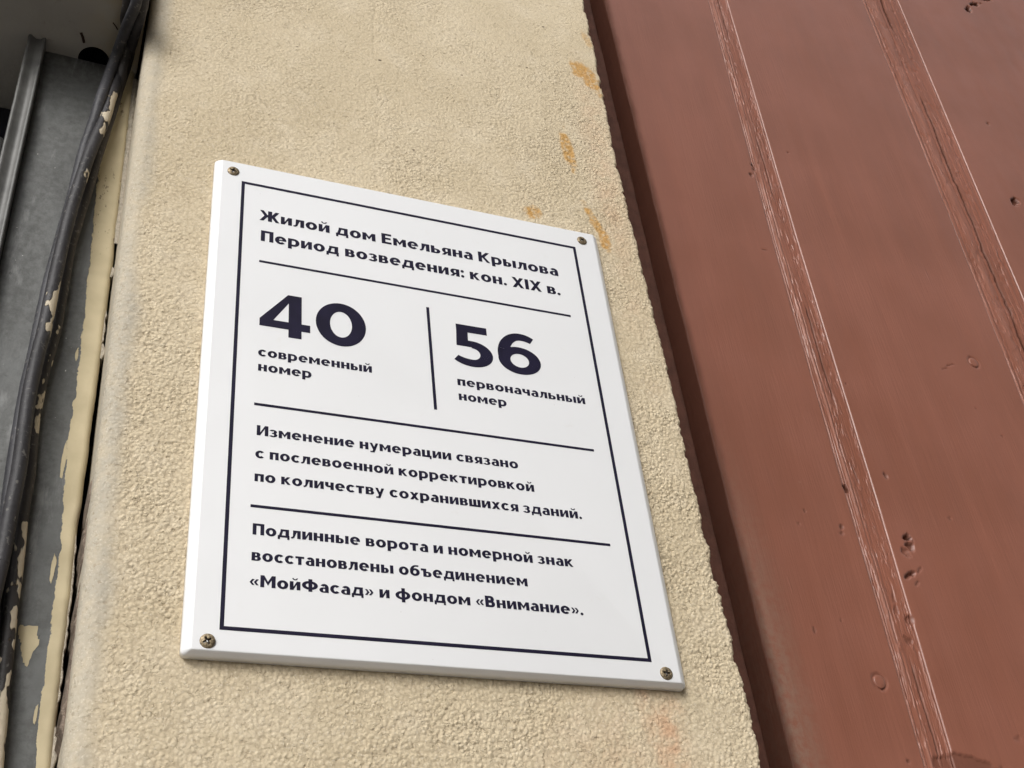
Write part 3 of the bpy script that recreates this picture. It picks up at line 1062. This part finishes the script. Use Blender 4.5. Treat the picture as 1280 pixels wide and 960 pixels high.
# metal cover
YP = .058
cover = tag(empty('metal_cover', (-.245, YP, .05)), 'galvanised metal cover strip with cream overpaint along its right edge, left of the wall', 'metal cover')
CO = np.array(cover.location)
pz = graded(.05, 2.05, ZS - .012, ZS - .0002, .002, 20)
xr = np.interp(pz, [0, 2.118, 2.19, 2.274, 2.386, 2.488, 2.545, 2.697], [-.2045, -.2052, -.2066, -.2082, -.2080, -.2089, -.2097, -.2120])
xr = xr + (fbm(pz * 50, pz * 0 + 70, 3) - .5) * .0012
cols = []
PF = []
NX = 74
for t in np.linspace(0, 1, NX):
    x = -.2805 + (xr - .004 + .2805) * t
    dent = (fbm(x * 25, pz * 9, 3) - .5) * .0016
    cols.append(np.stack([x, YP + .0015 + dent * min(1, (1 - t) * 8, t * 8), pz], 1))
# narrow raised bead that turns back into the gap
for a in np.linspace(90, 0, 9)[1:]:
    cols.append(np.stack([xr - .004 + .004 * math.cos(rad(a)), np.full_like(pz, YP + .0055 - .004 * math.sin(rad(a))), pz], 1))
for y in (.075, .10, .2):
    cols.append(np.stack([xr, np.full_like(pz, y), pz], 1))
PC = np.stack(cols, 1)
plate = grid_obj('sheet', PC - CO, M_PLATE, cover)
pe = np.interp(pz, [2.0, 2.115, 2.16, 2.193, 2.24, 2.273, 2.319, 2.37, 2.425, 2.484, 2.557, 2.629, 2.69],
               [-.2130, -.2130, -.2155, -.2150, -.2160, -.2178, -.2205, -.2206, -.2223, -.2244, -.2269, -.2296, -.2260])
pm = .5 + (PC[..., 0] - pe[:, None]) / .0050
jx = (fbm(PC[..., 2] * 220, PC[..., 0] * 60, 4) - .5) * .0040
jz = (fbm(PC[..., 0] * 420 + 7, PC[..., 2] * 80, 4) - .5) * .0055
pk = sstep(-.0006, .0006, (.0052 * np.clip((PC[..., 2] - 2.170) / .018, 0, 1) - .0004) - np.abs(PC[..., 0] + .2268 + (PC[..., 2] - 2.195) * .1 + jx))
pk = pk * sstep(.0008, -.0008, PC[..., 2] - 2.1965 + jz)
pm = np.maximum(pm, pk * 1.5)
for cx, cz, rx, rz in ((-.2205, 2.355, .0012, .004), (-.2235, 2.395, .0010, .006), (-.2218, 2.31, .0012, .012), (-.2190, 2.235, .0012, .010), (-.217, 2.145, .0008, .006)):
    dd = np.sqrt(((PC[..., 0] - cx) / rx) ** 2 + ((PC[..., 2] - cz) / rz) ** 2)
    pm = np.maximum(pm, 1.3 - .8 * dd)
add_attr(plate, 'paint', np.clip(pm, -1, 2))
add_attr(plate, 'cracks', sstep(2.47, 2.52, PC[..., 2]))
# left channel
zc = [.05, ZS - .0003]
chp = [(-.2945, .14), (-.2945, .0475), (-.2938, .0462), (-.2925, .0460), (-.2912, .0470), (-.2885, .0492), (-.2855, .0492), (-.2835, .0472), (-.2822, .0462),
       (-.2812, .0468), (-.2809, .0480), (-.2809, .0640)]
PCh = np.array([[(x, y, z) for x, y in chp] for z in np.linspace(zc[0], zc[1], 40)])
PCh[:, 1:, 0] += (fbm(PCh[:, 1:, 2] * 6, PCh[:, 1:, 0] * 0, 2) - .5) * .0007
grid_obj('edge_channel', PCh - CO, M_FLANGE, cover, smooth=False)


# ragged crust and mortar in the gap
def ragged(name, xf, y0, y1, za, zb, wmin, wmax, m, parent, off, seed):
    z = np.arange(za, zb, .0008)
    x0_ = xf(z)
    w = wmin + (wmax - wmin) * fbm(z * 160 + seed, z * 0 + seed, 4) * np.minimum(1, np.minimum(z - za, zb - z) / .006)
    c = [np.stack([x0_, z * 0 + y1, z], 1), np.stack([x0_, z * 0 + y0 + .001, z], 1), np.stack([x0_ + w * .5, y0 + .0006 * fbm(z * 300, z * 0, 2), z], 1),
         np.stack([x0_ + w * .9, z * 0 + y0 + .0008, z], 1), np.stack([x0_ + w, z * 0 + y0 + .003, z], 1), np.stack([x0_ + w, z * 0 + y1, z], 1)]
    grid_obj(name, np.stack(c, 1) - off, m, parent, flip=bool(wmax < 0))


xrf = lambda z: np.interp(z, pz, xr) - .0006
ragged('paint_crust', xrf, .0605, .09, 2.05, 2.140, .0008, .0042, M_CRUST, cover, CO, 1)
ragged('paint_crust', xrf, .0605, .09, 2.150, 2.262, -.0004, .0026, M_CRUST, cover, CO, 5)
ragged('paint_crust', xrf, .0600, .09, 2.396, 2.409, .0012, .0062, M_CRUST, cover, CO, 8)
ragged('paint_crust', xrf, .0602, .09, 2.409, 2.440, .0000, .0030, M_CRUST, cover, CO, 8)
ragged('paint_crust', xrf, .0600, .09, 2.470, 2.480, .0010, .0066, M_CRUST, cover, CO, 12)
ragged('paint_crust', xrf, .0600, .09, 2.503, 2.690, .0034, .0066, M_CRUST, cover, CO, 17)
mort = tag(empty('mortar_edge', (-.205, .04, 2.1)), 'broken brown mortar along the back edge of the wall pier beside the gap', 'mortar')
MO = np.array(mort.location)
xlf = lambda z: np.interp(z, zz, xl_z) + .0015
ragged('mortar_lump', xlf, .030, .08, 2.12, 2.215, .0, -.0052, M_MORTAR, mort, MO, 3)
ragged('mortar_lump', xlf, .030, .08, 2.222, 2.29, .0, -.0042, M_MORTAR, mort, MO, 9)

# window behind the cover
win = tag(empty('door_glazing', (-.8, .13, 1.0)), 'dark glazed door panel behind the metal cover strip', 'door')
WO = np.array(win.location)
yq = .125
zt = on_y(0, 187, yq - .01)[2]
box_obj('pane', -1.3 + .8, -.30 + .8, yq - .13, yq + .01 - .13, zt - 1.0 + .001, ZS - 1.0 - .002, M_GLASS, win)
box_obj('frame_rail', -1.3 + .8, -.30 + .8, yq - .025 - .13, yq + .01 - .13, zt - 1.0 - .06, zt - 1.0, M_FLANGE, win, .003)
box_obj('pane', -1.3 + .8, -.30 + .8, yq - .13, yq + .01 - .13, -.9, zt - 1.0 - .061, M_GLASS, win)
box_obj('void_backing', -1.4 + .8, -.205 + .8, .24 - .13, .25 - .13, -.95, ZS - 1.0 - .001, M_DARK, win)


# cables
def catmull(p, n):
    p = np.array(p, float)
    p = np.vstack([2 * p[0] - p[1], p, 2 * p[-1] - p[-2]])
    out = []
    for i in range(1, len(p) - 2):
        for t in np.linspace(0, 1, n, endpoint=False):
            a, b, c, d = p[i - 1:i + 3]
            out.append(.5 * ((2 * b) + (-a + c) * t + (2 * a - 5 * b + 4 * c - d) * t * t + (-a + 3 * b - 3 * c + d) * t ** 3))
    out.append(p[-2])
    return np.array(out)


def cable(name, pix, depth, zo, r, m, splash, label):
    pts = []
    for k, (u, v) in enumerate(pix):
        a = on_y(u, v, depth[k] if hasattr(depth, '__len__') else depth)
        b = on_z(u, v, ZS - zo)
        pts.append(b if (b[1] < a[1]) else a)
    # carry on forward under the lintel, then up its face
    d = pts[0] - pts[1]
    e = pts[0] + d / np.linalg.norm(d) * .012
    head = [(e[0] - .30, -.016, 3.3), (e[0] - .20, -.016, 3.0), (e[0] - .05, -.017, ZS + .06), (e[0] - .004, min(-.016, e[1] + .004), ZS + .004)]
    tail = pts[-1] + (pts[-1] - pts[-2]) / np.linalg.norm(pts[-1] - pts[-2]) * .25
    path = catmull(np.vstack([head, pts, [tail, (tail[0] - .06, tail[1], .8)]]), 14)
    T = tube(path, r, 14)
    T = T + (fbm(T[..., 0] * 60 + T[..., 2] * 40, T[..., 1] * 60, 3)[..., None] - .5) * .0005
    o = grid_obj(name, T, m, closed=True, flip=True)
    z = T[..., 2]
    s = np.zeros_like(z)
    for za, zb, st in splash:
        s = np.maximum(s, st * sstep(za - .012, za, z) * sstep(zb + .012, zb, z) * (.6 + .4 * (T[..., 0] > path[:, None, 0])))
    add_attr(o, 'splash', s)
    tag(o, label, 'cable', 'cables running down beside the wall')
    return o


M_C1 = cable_mat('grey rubber cable sheath', (.030, .030, .034), 1.3)
M_C2 = cable_mat('dark rubber cable sheath', (.022, .021, .023), 4.1)
M_C3 = cable_mat('brown grey cable sheath', (.025, .022, .021), 7.7)
cable('cable', [(171, 0), (159, 31), (142, 78), (127, 120), (118, 150), (105, 188), (93, 237), (84, 270), (73, 310), (62, 350), (54, 385), (45, 430), (34, 480), (25, 530), (17, 580), (8, 645), (-5, 720)],
      [.042] * 4 + [.044, .046, .048, .050, .050, .050, .050, .050, .050, .048, .048, .048, .048], .013, .0042, M_C1, [(2.0, 2.1, .2)],
      'grey cable topmost in the bundle, its upper stretch in front of the others')
cable('cable', [(179, 0), (170, 35), (156, 78), (139, 120), (130, 150), (114, 187), (97, 237), (89, 262), (77, 310), (66, 360), (54, 418), (50, 432), (39, 480), (31, 530), (23, 590), (13, 640), (2, 700), (-12, 760)],
      [.050] * 3 + [.046, .044, .040, .038] + [.038] * 11, .008, .0045, M_C2, [(2.395, 2.445, .72), (2.595, 2.645, .85), (2.535, 2.542, .45), (2.17, 2.28, .15)],
      'dark cable in the bundle splashed with cream paint near the middle')
cable('cable', [(160, 0), (157, 22), (158, 60), (148, 110), (136, 150), (122, 190), (109, 237), (101, 262), (87, 310), (78, 360), (71, 400), (64, 430), (50, 480), (41, 530), (36, 590), (27, 645), (21, 700), (12, 770), (3, 860), (-6, 960)],
      .051, .006, .0042, M_C3, [(2.38, 2.44, .50), (2.325, 2.36, .80), (2.05, 2.255, .72)],
      'brown grey cable lying against the metal cover, paint smeared on its lower end')
cable('cable', [(176, 0), (168, 35), (160, 78), (146, 120), (137, 150), (124, 190), (108, 237), (98, 270), (86, 310), (76, 350), (68, 390), (58, 440), (46, 490), (35, 540), (26, 600), (16, 660), (8, 730), (-2, 800), (-12, 870)],
      .054, .005, .0036, M_C2, [(2.0, 2.02, .1)],
      'thin black cable hidden at the back of the bundle')

# ribbed conduit entering at the bottom left
cz = on_y(60, 962, .012)
t = np.linspace(0, 1, 700)
cx = -.36 + t * (.36 - .1925)
rr = .0058 + .0009 * np.sin(cx * 2 * np.pi / .0042)
path = np.stack([cx, np.full_like(cx, -.002), cz[2] - .0050 - .012 + 0 * cx + (cx + .2) * .02], 1)
an = np.linspace(0, 2 * np.pi, 18, endpoint=False)
ph = cx[:, None] * 2 * np.pi / .0042 + an[None]
rr = .0058 + .0010 * np.sin(ph)
PP = path[:, None] + np.stack([np.zeros_like(rr), rr * np.cos(an)[None], rr * np.sin(an)[None]], -1)
con = grid_obj('ribbed_conduit', PP, M_CONDUIT, closed=True)
tag(con, 'ribbed zinc conduit crossing in front of the metal cover at the bottom', 'conduit')
